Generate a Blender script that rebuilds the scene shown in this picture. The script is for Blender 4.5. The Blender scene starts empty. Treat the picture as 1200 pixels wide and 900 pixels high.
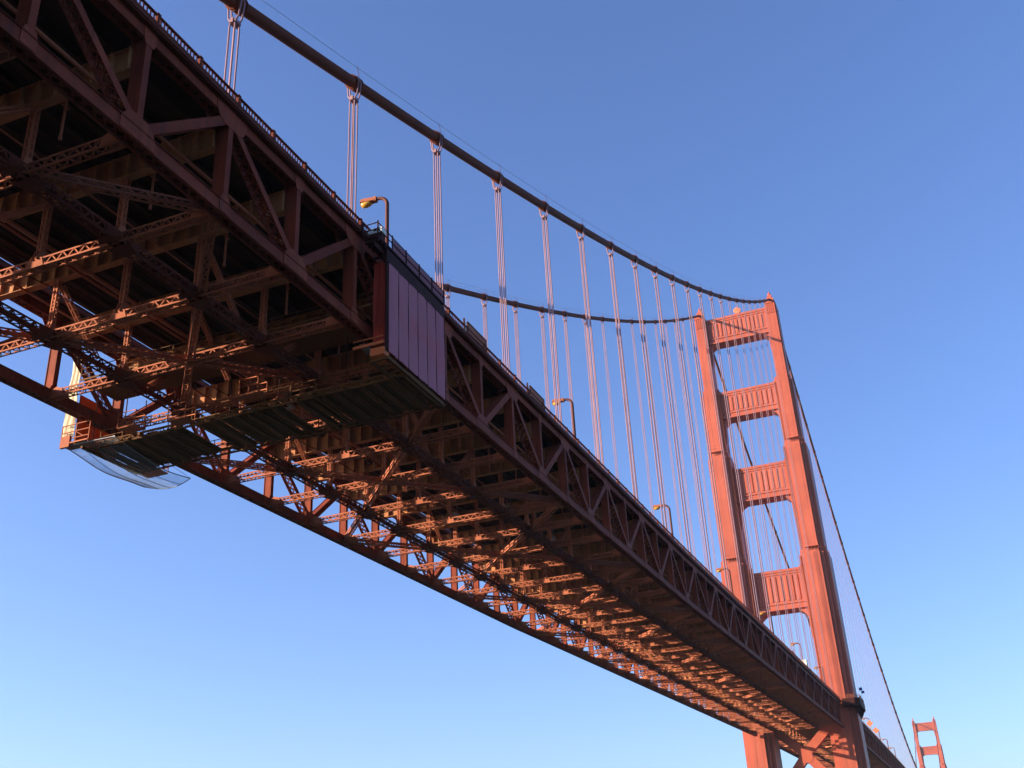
import bpy, math, random
from mathutils import Vector, Matrix
random.seed(7)
SC = bpy.context.scene
COL = SC.collection
V = Vector
R = math.radians

# ------------------------------------------------------------------ layout
W = 13.72            # half distance between the two cables / trusses
P = 7.62             # panel length
D = 6.97             # truss depth, chord centre to chord centre
X0 = -328.46         # side-span panel point 0
ZT, G = -3.59, 0.01543
KINK = X0 + 15 * P
CAM = V((-370.894, -48.225, -53.56))


def zt(x):
    """height of the top chord centre line along the bridge"""
    if x <= KINK:
        return ZT + G * x
    if x <= 0:
        return ZT + G * KINK + (G + 0.0125) * (x - KINK)
    z0 = ZT + G * KINK + (G + 0.0125) * (-KINK)
    return z0 + 0.018 * x * (1 - x / 1280.2)


def zc(x):
    """height of the main cable"""
    if x <= 0:
        return 152 + 0.5636333 * x + 0.00031537654 * x * x
    u = abs(640 - x) / 640.0
    return 6.2 + (152 - 6.2) * u ** 2.2


def xm(m):
    return X0 + P * m


# ------------------------------------------------------------------ mesh helpers
class MB:
    def __init__(self):
        self.v, self.f, self.s = [], [], []

    def quad8(self, p):
        """eight corners: bottom loop 0-3, top loop 4-7"""
        b = len(self.v)
        self.v += [tuple(q) for q in p]
        for f in ((3, 2, 1, 0), (4, 5, 6, 7), (0, 1, 5, 4), (1, 2, 6, 5), (2, 3, 7, 6), (3, 0, 4, 7)):
            self.f.append(tuple(b + i for i in f))

    def box(self, x0, x1, y0, y1, z0, z1):
        self.quad8([(x0, y0, z0), (x1, y0, z0), (x1, y1, z0), (x0, y1, z0),
                    (x0, y0, z1), (x1, y0, z1), (x1, y1, z1), (x0, y1, z1)])

    def bar(self, p0, p1, w, h, up=(0, 0, 1), w1=None, h1=None):
        """rectangular bar; h measured along up, w across"""
        p0, p1 = V(p0), V(p1)
        a = (p1 - p0).normalized()
        u = V(up)
        s = a.cross(u)
        if s.length < 1e-5:
            s = a.cross(V((1, 0, 0)))
        s.normalize()
        u = s.cross(a).normalized()
        w1 = w if w1 is None else w1
        h1 = h if h1 is None else h1
        q = []
        for p, ww, hh in ((p0, w, h), (p1, w1, h1)):
            q += [p - s * ww / 2 - u * hh / 2, p + s * ww / 2 - u * hh / 2,
                  p + s * ww / 2 + u * hh / 2, p - s * ww / 2 + u * hh / 2]
        self.quad8(q)

    def tube(self, pts, r, n=8, caps=True, smooth=True):
        pts = [V(p) for p in pts]
        rr = r if isinstance(r, (list, tuple)) else [r] * len(pts)
        b = len(self.v)
        ref = None
        for i, p in enumerate(pts):
            if i == 0:
                a = pts[1] - pts[0]
            elif i == len(pts) - 1:
                a = pts[-1] - pts[-2]
            else:
                a = (pts[i + 1] - pts[i]).normalized() + (pts[i] - pts[i - 1]).normalized()
            a.normalize()
            if ref is None:
                ref = V((0, 1, 0)) if abs(a.y) < 0.9 else V((1, 0, 0))
            s = a.cross(ref).normalized()
            u = s.cross(a).normalized()
            ref = u
            for k in range(n):
                t = 2 * math.pi * k / n
                self.v.append(tuple(p + (s * math.cos(t) + u * math.sin(t)) * rr[i]))
        for i in range(len(pts) - 1):
            for k in range(n):
                k2 = (k + 1) % n
                if smooth:
                    self.s.append(len(self.f))
                self.f.append((b + i * n + k, b + i * n + k2, b + (i + 1) * n + k2, b + (i + 1) * n + k))
        if caps:
            self.f.append(tuple(b + k for k in range(n)))
            e = b + (len(pts) - 1) * n
            self.f.append(tuple(e + n - 1 - k for k in range(n)))

    def prism(self, poly, d0, d1, axis='x'):
        """poly = list of 2D points; extruded along axis from d0 to d1. x:(y,z) y:(x,z) z:(x,y)"""
        def mk(p, d):
            if axis == 'x':
                return (d, p[0], p[1])
            if axis == 'y':
                return (p[0], d, p[1])
            return (p[0], p[1], d)
        b = len(self.v)
        n = len(poly)
        self.v += [mk(p, d0) for p in poly] + [mk(p, d1) for p in poly]
        self.f.append(tuple(b + i for i in range(n)))
        self.f.append(tuple(b + n + n - 1 - i for i in range(n)))
        for i in range(n):
            j = (i + 1) % n
            self.f.append((b + j, b + i, b + n + i, b + n + j))

    def laced(self, p0, p1, w, h, up=(0, 0, 1), c=0.12, pitch=0.9, lace=0.09, faces='su', xlace=False, t=0.03):
        """four corner angles and lacing bars between p0 and p1"""
        p0, p1 = V(p0), V(p1)
        L = (p1 - p0).length
        a = (p1 - p0) / L
        s = a.cross(V(up)).normalized()
        u = s.cross(a).normalized()
        hw, hh = w / 2 - c / 2, h / 2 - c / 2
        for i in (-1, 1):
            for j in (-1, 1):
                o = s * hw * i + u * hh * j
                # an angle: two thin legs
                oo = s * (w / 2 - t / 2) * i + u * hh * j
                self.bar(p0 + oo, p1 + oo, t, c, u)
                oo = s * (hw - t * .5) * i + u * (h / 2 - t / 2) * j
                self.bar(p0 + oo, p1 + oo, c - t, t, u)
        n = max(2, int(round(L / pitch)))
        st = L / n
        for k in range(n):
            q0, q1, q2 = p0 + a * (k * st), p0 + a * ((k + .5) * st), p0 + a * ((k + 1) * st)
            if 's' in faces:
                for i in (-1, 1):
                    o = s * (w / 2 - t) * i
                    self.bar(q0 + o - u * hh, q1 + o + u * hh, t * .7, lace, u)
                    self.bar(q1 + o + u * hh, q2 + o - u * hh, t * .7, lace, u)
                    if xlace:
                        self.bar(q0 + o + u * hh, q1 + o - u * hh, t * .6, lace, u)
                        self.bar(q1 + o - u * hh, q2 + o + u * hh, t * .6, lace, u)
            if 'u' in faces:
                for j in (-1, 1):
                    o = u * (h / 2 - t) * j
                    self.bar(q0 + o - s * hw, q1 + o + s * hw, lace, t * .7, u)
                    self.bar(q1 + o + s * hw, q2 + o - s * hw, lace, t * .7, u)

    def mesh(self, name, mats):
        me = bpy.data.meshes.new(name)
        me.from_pydata(self.v, [], self.f)
        for m in (mats if isinstance(mats, (list, tuple)) else [mats]):
            me.materials.append(m)
        if self.s:
            fl = [False] * len(self.f)
            for i in self.s:
                fl[i] = True
            me.polygons.foreach_set('use_smooth', fl)
        me.validate()
        me.update()
        return me


def link(name, data, parent=None, loc=(0, 0, 0), rot=(0, 0, 0), scale=None):
    o = bpy.data.objects.new(name, data)
    COL.objects.link(o)
    o.location = loc
    o.rotation_euler = rot
    if scale:
        o.scale = scale
    if parent is not None:
        o.parent = parent
    return o


def tag(o, label, cat, group=None):
    o['label'] = label
    o['category'] = cat
    if group:
        o['group'] = group
    return o


def thing(name, label, cat, loc=(0, 0, 0), group=None, rotz=0):
    return tag(link(name, None, None, loc, (0, 0, rotz)), label, cat, group)


def copy_tree(o, parent=None):
    c = o.copy()
    COL.objects.link(c)
    c.parent = parent
    for ch in list(o.children):
        copy_tree(ch, c)
    return c


# ------------------------------------------------------------------ materials
def nt_mat(name):
    m = bpy.data.materials.new(name)
    m.use_nodes = True
    return m, m.node_tree, m.node_tree.nodes['Principled BSDF']


def N(nt, typ, **kw):
    n = nt.nodes.new(typ)
    for k, v in kw.items():
        if k in n.inputs:
            n.inputs[k].default_value = v
        else:
            setattr(n, k, v)
    return n


def steel(name, a, b, dirt, rough=0.65, dirt_amt=0.5, scale=0.35, bump=0.15, streak=0.35, spec=0.06):
    """weathered paint: two tones, vertical streaks, patches of rust and soot"""
    m, nt, bs = nt_mat(name)
    geo = N(nt, 'ShaderNodeNewGeometry')
    n1 = N(nt, 'ShaderNodeTexNoise', Scale=scale, Detail=5.0, Roughness=0.6)
    n2 = N(nt, 'ShaderNodeTexNoise', Scale=3.2, Detail=6.0, Roughness=0.65)
    mp = N(nt, 'ShaderNodeMapping')
    mp.inputs['Scale'].default_value = (2.2, 2.2, 0.12)
    n3 = N(nt, 'ShaderNodeTexNoise', Scale=1.0, Detail=4.0, Roughness=0.6)
    L = nt.links.new
    L(geo.outputs['Position'], n1.inputs['Vector'])
    L(geo.outputs['Position'], n2.inputs['Vector'])
    L(geo.outputs['Position'], mp.inputs['Vector'])
    L(mp.outputs[0], n3.inputs['Vector'])
    r1 = N(nt, 'ShaderNodeMapRange')
    r1.inputs['From Min'].default_value = 0.35
    r1.inputs['From Max'].default_value = 0.65
    L(n1.outputs['Fac'], r1.inputs['Value'])
    mx = N(nt, 'ShaderNodeMix', data_type='RGBA')
    mx.inputs['A'].default_value = (*a, 1)
    mx.inputs['B'].default_value = (*b, 1)
    L(r1.outputs[0], mx.inputs['Factor'])
    # colour sockets of Mix sit at index 6/7
    mx.inputs[6].default_value = (*a, 1)
    mx.inputs[7].default_value = (*b, 1)
    r2 = N(nt, 'ShaderNodeMapRange')
    r2.inputs['From Min'].default_value = 0.56
    r2.inputs['From Max'].default_value = 0.74
    r2.inputs['To Max'].default_value = dirt_amt
    L(n2.outputs['Fac'], r2.inputs['Value'])
    r3 = N(nt, 'ShaderNodeMapRange')
    r3.inputs['From Min'].default_value = 0.5
    r3.inputs['From Max'].default_value = 0.75
    r3.inputs['To Max'].default_value = streak
    L(n3.outputs['Fac'], r3.inputs['Value'])
    mxx = N(nt, 'ShaderNodeMath', operation='MAXIMUM')
    L(r2.outputs[0], mxx.inputs[0])
    L(r3.outputs[0], mxx.inputs[1])
    m2 = N(nt, 'ShaderNodeMix', data_type='RGBA')
    L(mxx.outputs[0], m2.inputs['Factor'])
    L(mx.outputs[2], m2.inputs[6])
    m2.inputs[7].default_value = (*dirt, 1)
    L(m2.outputs[2], bs.inputs['Base Color'])
    bs.inputs['Roughness'].default_value = rough
    bs.inputs['Specular IOR Level'].default_value = spec
    if bump:
        bp = N(nt, 'ShaderNodeBump', Strength=bump, Distance=0.05)
        L(n2.outputs['Fac'], bp.inputs['Height'])
        L(bp.outputs[0], bs.inputs['Normal'])
    return m


M_TOWER = steel('tower_paint', (0.41, 0.094, 0.054), (0.33, 0.074, 0.043), (0.20, 0.058, 0.042), scale=0.08, dirt_amt=0.55, bump=0.05, streak=0.7, rough=0.5, spec=0.25)
M_STEEL = steel('orange_paint', (0.41, 0.135, 0.072), (0.32, 0.10, 0.054), (0.085, 0.036, 0.026))
M_TRUSS = steel('truss_paint_shaded', (0.24, 0.051, 0.026), (0.145, 0.031, 0.017), (0.06, 0.022, 0.016), scale=0.25, dirt_amt=0.7, streak=0.7)  # darker copy of the orange paint, with the near truss's shade in its colour
M_RAIL = steel('rail_paint_shaded', (0.15, 0.036, 0.02), (0.11, 0.028, 0.017), (0.05, 0.02, 0.015), dirt_amt=0.6)  # darkened in colour as if an inner barrier shaded the railing
M_BEAM = steel('faded_beam_paint', (0.46, 0.21, 0.095), (0.37, 0.155, 0.07), (0.11, 0.055, 0.032), dirt_amt=0.6)
M_CABLE = steel('cable_paint_shaded', (0.15, 0.040, 0.018), (0.115, 0.031, 0.015), (0.055, 0.022, 0.014), dirt_amt=0.6)  # same paint darkened to carry the shade on the cable's underside
M_ROPE = steel('rope_paint', (0.32, 0.195, 0.215), (0.27, 0.16, 0.18), (0.17, 0.10, 0.115), bump=0)
M_DARK = steel('dark_steel', (0.058, 0.019, 0.015), (0.042, 0.015, 0.012), (0.025, 0.012, 0.010))
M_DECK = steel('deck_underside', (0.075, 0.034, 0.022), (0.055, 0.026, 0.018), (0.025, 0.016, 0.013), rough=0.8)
M_ROAD = steel('asphalt', (0.055, 0.055, 0.055), (0.045, 0.045, 0.046), (0.03, 0.03, 0.03), rough=0.9)
M_WALK = steel('sidewalk_concrete', (0.26, 0.22, 0.19), (0.22, 0.18, 0.16), (0.14, 0.11, 0.10), rough=0.9)
M_PYLON = steel('dark_concrete', (0.14, 0.125, 0.11), (0.11, 0.10, 0.09), (0.06, 0.055, 0.05), rough=0.9)  # kept dark so the pylons bounce little sunlight under the deck
M_GUSSET = steel('gusset_paint', (0.27, 0.062, 0.031), (0.20, 0.044, 0.024), (0.07, 0.026, 0.018), scale=0.6, dirt_amt=0.7, streak=0.7)
M_DRAB = steel('olive_decking', (0.17, 0.078, 0.032), (0.12, 0.056, 0.024), (0.03, 0.024, 0.018), rough=0.75)
M_GALV = steel('galvanised', (0.34, 0.33, 0.31), (0.28, 0.27, 0.26), (0.2, 0.14, 0.1), rough=0.45)
M_LAMP = steel('lamp_post_paint', (0.12, 0.045, 0.035), (0.10, 0.038, 0.03), (0.06, 0.028, 0.024), rough=0.6, bump=0, spec=.08)
M_HOOD = steel('lamp_hood_paint', (0.36, 0.13, 0.07), (0.30, 0.10, 0.055), (0.15, 0.06, 0.04), rough=0.4, bump=0)
M_WHITE = steel('white_paint', (0.72, 0.70, 0.64), (0.66, 0.63, 0.57), (0.4, 0.36, 0.3), rough=0.5, bump=0, dirt_amt=.25)
M_SIGN = steel('sign_orange', (0.62, 0.19, 0.09), (0.56, 0.17, 0.08), (0.4, 0.14, 0.08), bump=0, dirt_amt=.3)
M_BLUE = steel('sign_blue', (0.05, 0.11, 0.36), (0.04, 0.09, 0.3), (0.04, 0.07, 0.2), bump=0, dirt_amt=.3)


def cloth(name, a, b, trans, glow_patch=None):
    m, nt, bs = nt_mat(name)
    L = nt.links.new
    geo = N(nt, 'ShaderNodeNewGeometry')
    mp = N(nt, 'ShaderNodeMapping')
    mp.inputs['Scale'].default_value = (1.4, 1.4, 0.35)
    n1 = N(nt, 'ShaderNodeTexNoise', Scale=0.9, Detail=5.0, Roughness=0.6)
    n2 = N(nt, 'ShaderNodeTexNoise', Scale=0.33, Detail=2.0, Roughness=0.5)
    L(geo.outputs['Position'], mp.inputs[0])
    L(mp.outputs[0], n1.inputs['Vector'])
    L(geo.outputs['Position'], n2.inputs['Vector'])
    mx = N(nt, 'ShaderNodeMix', data_type='RGBA')
    L(n1.outputs['Fac'], mx.inputs['Factor'])
    mx.inputs[6].default_value = (*a, 1)
    mx.inputs[7].default_value = (*b, 1)
    out = mx.outputs[2]
    if glow_patch:
        rr = N(nt, 'ShaderNodeMapRange')
        rr.inputs['From Min'].default_value = 0.55
        rr.inputs['From Max'].default_value = 0.70
        rr.inputs['To Max'].default_value = 0.45
        L(n2.outputs['Fac'], rr.inputs['Value'])
        m3 = N(nt, 'ShaderNodeMix', data_type='RGBA')
        L(rr.outputs[0], m3.inputs['Factor'])
        L(out, m3.inputs[6])
        m3.inputs[7].default_value = (*glow_patch, 1)
        out = m3.outputs[2]
    L(out, bs.inputs['Base Color'])
    bs.inputs['Roughness'].default_value = 0.85
    bs.inputs['Specular IOR Level'].default_value = 0.1
    bp = N(nt, 'ShaderNodeBump', Strength=0.5, Distance=0.12)
    L(n1.outputs['Fac'], bp.inputs['Height'])
    L(bp.outputs[0], bs.inputs['Normal'])
    tr = N(nt, 'ShaderNodeBsdfTranslucent')
    L(out, tr.inputs['Color'])
    mix = N(nt, 'ShaderNodeMixShader')
    mix.inputs[0].default_value = trans
    L(bs.outputs[0], mix.inputs[1])
    L(tr.outputs[0], mix.inputs[2])
    L(mix.outputs[0], nt.nodes['Material Output'].inputs['Surface'])
    return m


M_PANEL = cloth('lilac_grey_sheeting', (0.60, 0.23, 0.27), (0.46, 0.18, 0.215), 0.25, glow_patch=(0.62, 0.15, 0.16))  # red patches stand in for sun glowing through the cloth
M_RED = cloth('red_tarp', (0.58, 0.085, 0.05), (0.42, 0.055, 0.035), 0.4)
M_DKCLOTH = cloth('dark_mesh', (0.36, 0.15, 0.18), (0.28, 0.12, 0.14), 0.15)
M_CREAM = cloth('cream_tarp', (0.80, 0.72, 0.52), (0.72, 0.62, 0.44), 0.3)
M_LINING = cloth('orange_lining', (0.34, 0.10, 0.035), (0.20, 0.05, 0.02), 0.5)
M_WOOD = steel('orange_plywood', (0.55, 0.16, 0.06), (0.46, 0.12, 0.05), (0.25, 0.08, 0.04))

M_NET, nt_, bs_ = nt_mat('net_cord')
n_ = N(nt_, 'ShaderNodeTexNoise', Scale=2.0)
cr_ = N(nt_, 'ShaderNodeMix', data_type='RGBA')
nt_.links.new(n_.outputs['Fac'], cr_.inputs['Factor'])
cr_.inputs[6].default_value = (0.26, 0.31, 0.37, 1)
cr_.inputs[7].default_value = (0.34, 0.39, 0.45, 1)
nt_.links.new(cr_.outputs[2], bs_.inputs['Base Color'])
bs_.inputs['Roughness'].default_value = 0.8

M_AMBER, nt_, bs_ = nt_mat('amber_lens')
n_ = N(nt_, 'ShaderNodeTexNoise', Scale=5.0)
cr_ = N(nt_, 'ShaderNodeMix', data_type='RGBA')
nt_.links.new(n_.outputs['Fac'], cr_.inputs['Factor'])
cr_.inputs[6].default_value = (0.58, 0.33, 0.05, 1)
cr_.inputs[7].default_value = (0.48, 0.25, 0.035, 1)
nt_.links.new(cr_.outputs[2], bs_.inputs['Base Color'])
bs_.inputs['Roughness'].default_value = 0.15
bs_.inputs['Subsurface Weight'].default_value = 0.3
bs_.inputs['Subsurface Radius'].default_value = (0.2, 0.12, 0.04)

M_WATER, nt_, bs_ = nt_mat('bay_water')
n_ = N(nt_, 'ShaderNodeTexNoise', Scale=0.25, Detail=6.0)
g_ = N(nt_, 'ShaderNodeNewGeometry')
nt_.links.new(g_.outputs['Position'], n_.inputs['Vector'])
cr_ = N(nt_, 'ShaderNodeMix', data_type='RGBA')
nt_.links.new(n_.outputs['Fac'], cr_.inputs['Factor'])
cr_.inputs[6].default_value = (0.008, 0.020, 0.026, 1)
cr_.inputs[7].default_value = (0.012, 0.028, 0.034, 1)
nt_.links.new(cr_.outputs[2], bs_.inputs['Base Color'])
bp_ = N(nt_, 'ShaderNodeBump', Strength=0.6, Distance=0.6)
nt_.links.new(n_.outputs['Fac'], bp_.inputs['Height'])
nt_.links.new(bp_.outputs[0], bs_.inputs['Normal'])
bs_.inputs['Roughness'].default_value = 0.55
bs_.inputs['Specular IOR Level'].default_value = 0.12

M_SKIN = steel('skin', (0.42, 0.25, 0.18), (0.38, 0.22, 0.16), (0.3, 0.18, 0.13), bump=0)
M_CLOTH = steel('dark_clothes', (0.035, 0.04, 0.045), (0.03, 0.03, 0.04), (0.02, 0.02, 0.02), bump=0)

# ------------------------------------------------------------------ water
mb = MB()
mb.v = [(-2500, -2500, -57.5), (3300, -2500, -57.5), (3300, 2500, -57.5), (-2500, 2500, -57.5)]
mb.f = [(0, 1, 2, 3)]
o = link('water', mb.mesh('water', M_WATER))
o['kind'] = 'structure'

# ------------------------------------------------------------------ stiffening trusses
CW, CH = 0.86, 0.84       # chord width (y) and height (z)


def chord_mesh(m0, m1, xs, fine=True, name='chord'):
    """built chord: two web plates, a cover plate on top, lip flanges and lacing underneath"""
    mb = MB()
    for i in range(len(xs) - 1):
        a, b = V((xs[i], 0, zt(xs[i]))), V((xs[i + 1], 0, zt(xs[i + 1])))
        if not fine:
            mb.bar(a, b, CW, CH)
            continue
        up = V((0, 0, 1))
        for s in (-1, 1):
            o = V((0, s * (CW / 2 - .03), 0))
            mb.bar(a + o, b + o, .06, CH)
            o = V((0, s * (CW / 2 - .13), -CH / 2 + .02))
            mb.bar(a + o, b + o, .14, .04)
            o = V((0, s * (CW / 2 + .05), CH / 2 - .02))
            mb.bar(a + o, b + o, .10, .04)
        mb.bar(a + V((0, 0, CH / 2 - .05)), b + V((0, 0, CH / 2 - .05)), CW - .12, .05)
        L = (b - a).length
        n = max(1, int(round(L / .76)))
        for k in range(n):
            q = lambda t, y: a + (b - a) * ((k + t) / n) + V((0, y, -CH / 2 + .055))
            mb.bar(q(0, -.3), q(1, .3), .13, .025)
            mb.bar(q(0, .3), q(1, -.3), .13, .022)
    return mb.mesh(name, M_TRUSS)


def truss_parts(fine):
    """shared member meshes, origin at the top node / panel point on the top chord"""
    out = {}
    h = D - CH
    # post: closed box with cover plates
    mb = MB()
    if fine:
        mb.box(-.18, .18, -.40, .40, -CH / 2 - h, -CH / 2)
        for s in (-1, 1):
            mb.box(-.23, .23, s * .42 - .03, s * .42 + .03, -CH / 2 - h, -CH / 2)
    else:
        mb.box(-.28, .28, -.42, .42, -CH / 2 - h, -CH / 2)
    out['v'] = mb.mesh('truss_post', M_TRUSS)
    # laced diagonal: top node -> next bottom node
    t0, b0 = V((0.25, 0, -.5)), V((P - .25, 0, -D + .5))
    ax = (b0 - t0).normalized()
    mb = MB()
    if fine:
        side = ax.cross(V((0, 1, 0))).normalized()
        for s in (-1, 1):
            o = V((0, s * .40, 0))
            mb.bar(t0 + o, b0 + o, .06, .52, up=side)
        Lg = (b0 - t0).length
        n = int(Lg / .62)
        for k in range(n):
            for sd in (-1, 1):
                q = lambda t, y: t0 + (b0 - t0) * ((k + t) / n) + side * .22 * sd + V((0, y, 0))
                mb.bar(q(0, -.38), q(1, .38), .10, .03, up=side)
                mb.bar(q(0, .38), q(1, -.38), .10, .026, up=side)
    else:
        mb.bar(t0, b0, .8, .48, up=V((0, 0, 1)))
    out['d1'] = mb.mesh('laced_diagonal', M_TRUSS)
    # solid diagonal: bottom node -> next top node
    mb = MB()
    b1, t1 = V((.25, 0, -D + .5)), V((P - .25, 0, -.5))
    mb.bar(b1, t1, .74, .5, up=V((0, 0, 1)))
    if fine:
        for s in (-1, 1):
            o = V((0, s * .41, 0))
            mb.bar(b1 + o, t1 + o, .06, .6, up=V((0, 0, 1)))
    out['d2'] = mb.mesh('solid_diagonal', M_TRUSS)
    # gusset plates
    def gus(poly, nm):
        mb = MB()
        for s in (-1, 1):
            y = s * .463
            mb.prism(poly, y - .018, y + .018, 'y')
        mb.box(-.012, .012, -.45, .45, -.34, .34)
        return mb.mesh(nm, M_GUSSET)
    out['gt'] = gus([(-1.5, .36), (-1.5, -.36), (-1.15, -.85), (-.75, -1.1), (-.3, -1.1), (.3, -1.1), (.75, -1.15), (1.15, -.9), (1.5, -.36), (1.5, .36)], 'top_gusset')
    out['gb'] = gus([(-1.35, -.36), (-1.35, .36), (-1.0, .85), (-.6, 1.15), (.6, 1.15), (1.0, .85), (1.35, .36), (1.35, -.36)], 'bottom_gusset')
    out['gs'] = gus([(-.5, -.36), (-.5, .36), (-.34, .8), (.34, .8), (.5, .36), (.5, -.36)], 'small_gusset')
    out['gu'] = gus([(-.5, .36), (-.5, -.36), (-.34, -.8), (.34, -.8), (.5, -.36), (.5, .36)], 'small_top_gusset')
    return out


TP = truss_parts(True)
TPs = truss_parts(False)


def slope(x):
    return -math.atan((zt(x + P * .5) - zt(x - P * .5)) / P) if abs(x) > 4 else 0.0


def slope_fwd(x):
    return -math.atan((zt(x + P) - zt(x)) / P)


def build_truss(side, ms, xof, tp, label, chords):
    y = side * W
    t = thing('stiffening_truss', label, 'truss', (0, y, 0))
    link('top_chord', chords, t)
    link('bottom_chord', chords, t, (0, 0, -D))
    for m in ms:
        x = xof(m)
        z = zt(x)
        last = m == ms[-1]
        link('post', tp['v'], t, (x, 0, z))
        if not last:
            ry = slope_fwd(x)
            if m % 2 == 0:
                link('laced_diagonal', tp['d1'], t, (x, 0, z), (0, ry, 0))
            else:
                link('solid_diagonal', tp['d2'], t, (x, 0, z), (0, ry, 0))
        if m % 2 == 0:
            link('gusset_plate', tp['gt'], t, (x, 0, z))
            link('gusset_plate', tp['gs'], t, (x, 0, z - D))
        else:
            link('gusset_plate', tp['gb'], t, (x, 0, z - D))
            link('gusset_plate', tp['gu'], t, (x, 0, z))
    return t


SIDE_M = list(range(-8, 43))
SX0, SX1 = xm(-8), -8.2
xs_side = [xm(m) for m in SIDE_M if xm(m) < SX1] + [SX1]
CH_SIDE = chord_mesh(0, 0, xs_side, True, 'side_span_chord')
SIDE_M = [m for m in SIDE_M if xm(m) < SX1 - 1]
build_truss(-1, SIDE_M, xm, TP, 'rust orange truss along the deck edge nearest the viewer, from upper left to the tower', CH_SIDE)
build_truss(1, SIDE_M, xm, TP, 'truss along the far edge of the deck, its bottom chord against the lower left sky', CH_SIDE)

MAIN_M = list(range(0, 46))
xq = lambda m: 8.6 + P * m
xs_main = [xq(m) for m in MAIN_M]
CH_MAIN = chord_mesh(0, 0, xs_main, False, 'main_span_chord')
for sd, lab in ((-1, 'small distant truss beyond the near tower, on the side facing the viewer'),
                (1, 'mostly hidden truss on the far edge of the deck beyond the near tower')):
    t = build_truss(sd, MAIN_M, xq, TPs, lab, CH_MAIN)
    # the rest of the main span, too far away to tell one member from the next
    mb = MB()
    m = 45
    while xq(m) < 1270:
        a, b = xq(m), xq(m + 1)
        za, zb = zt(a), zt(b)
        mb.bar((a, 0, za), (b, 0, zb), CW, CH)
        mb.bar((a, 0, za - D), (b, 0, zb - D), CW, CH)
        mb.bar((b, 0, zb - .4), (b, 0, zb - D + .4), .5, .8, up=(0, 1, 0))
        if m % 2 == 0:
            mb.bar((a, 0, za - .4), (b, 0, zb - D + .4), .8, .5)
        else:
            mb.bar((a, 0, za - D + .4), (b, 0, zb - .4), .8, .5)
        m += 1
    o = link('truss_member', mb.mesh('distant_members', M_TRUSS), t)
    o['kind'] = 'stuff'

# ------------------------------------------------------------------ decks
def floor_beam_mesh(fine=True):
    mb = MB()
    hw = W - .48
    z0, z1 = -2.22, -.60
    mb.box(-.02, .02, -hw, hw, z0, z1)
    mb.box(-.30, .30, -hw, hw, z0 - .05, z0 - .002)
    mb.box(-.24, .24, -hw, hw, z1 + .002, z1 + .05)
    # tapered knees where the beam meets the posts
    for s in (-1, 1):
        mb.box(-.16, .16, s * (hw - .02) - .16, s * (hw - .02) + .02 * s, z0 - .35, z0 - .06) if fine else None
    n = 20
    for i in range(n + 1):
        y = -hw + .15 + (2 * hw - .3) * i / n
        for s in (-1, 1):
            mb.box(min(s * .024, s * .34), max(s * .024, s * .34), y - .05, y + .05, z0 + .004, z1 - .004)
    return mb.mesh('floor_beam', M_BEAM)


FB = floor_beam_mesh()
FBs = floor_beam_mesh(False)


def ribbon(mb, xs, y0, y1, d0, d1):
    for i in range(len(xs) - 1):
        a, b = xs[i], xs[i + 1]
        za, zb = zt(a), zt(b)
        mb.quad8([(a, y0, za + d0), (b, y0, zb + d0), (b, y1, zb + d0), (a, y1, za + d0),
                  (a, y0, za + d1), (b, y0, zb + d1), (b, y1, zb + d1), (a, y1, za + d1)])


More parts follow.
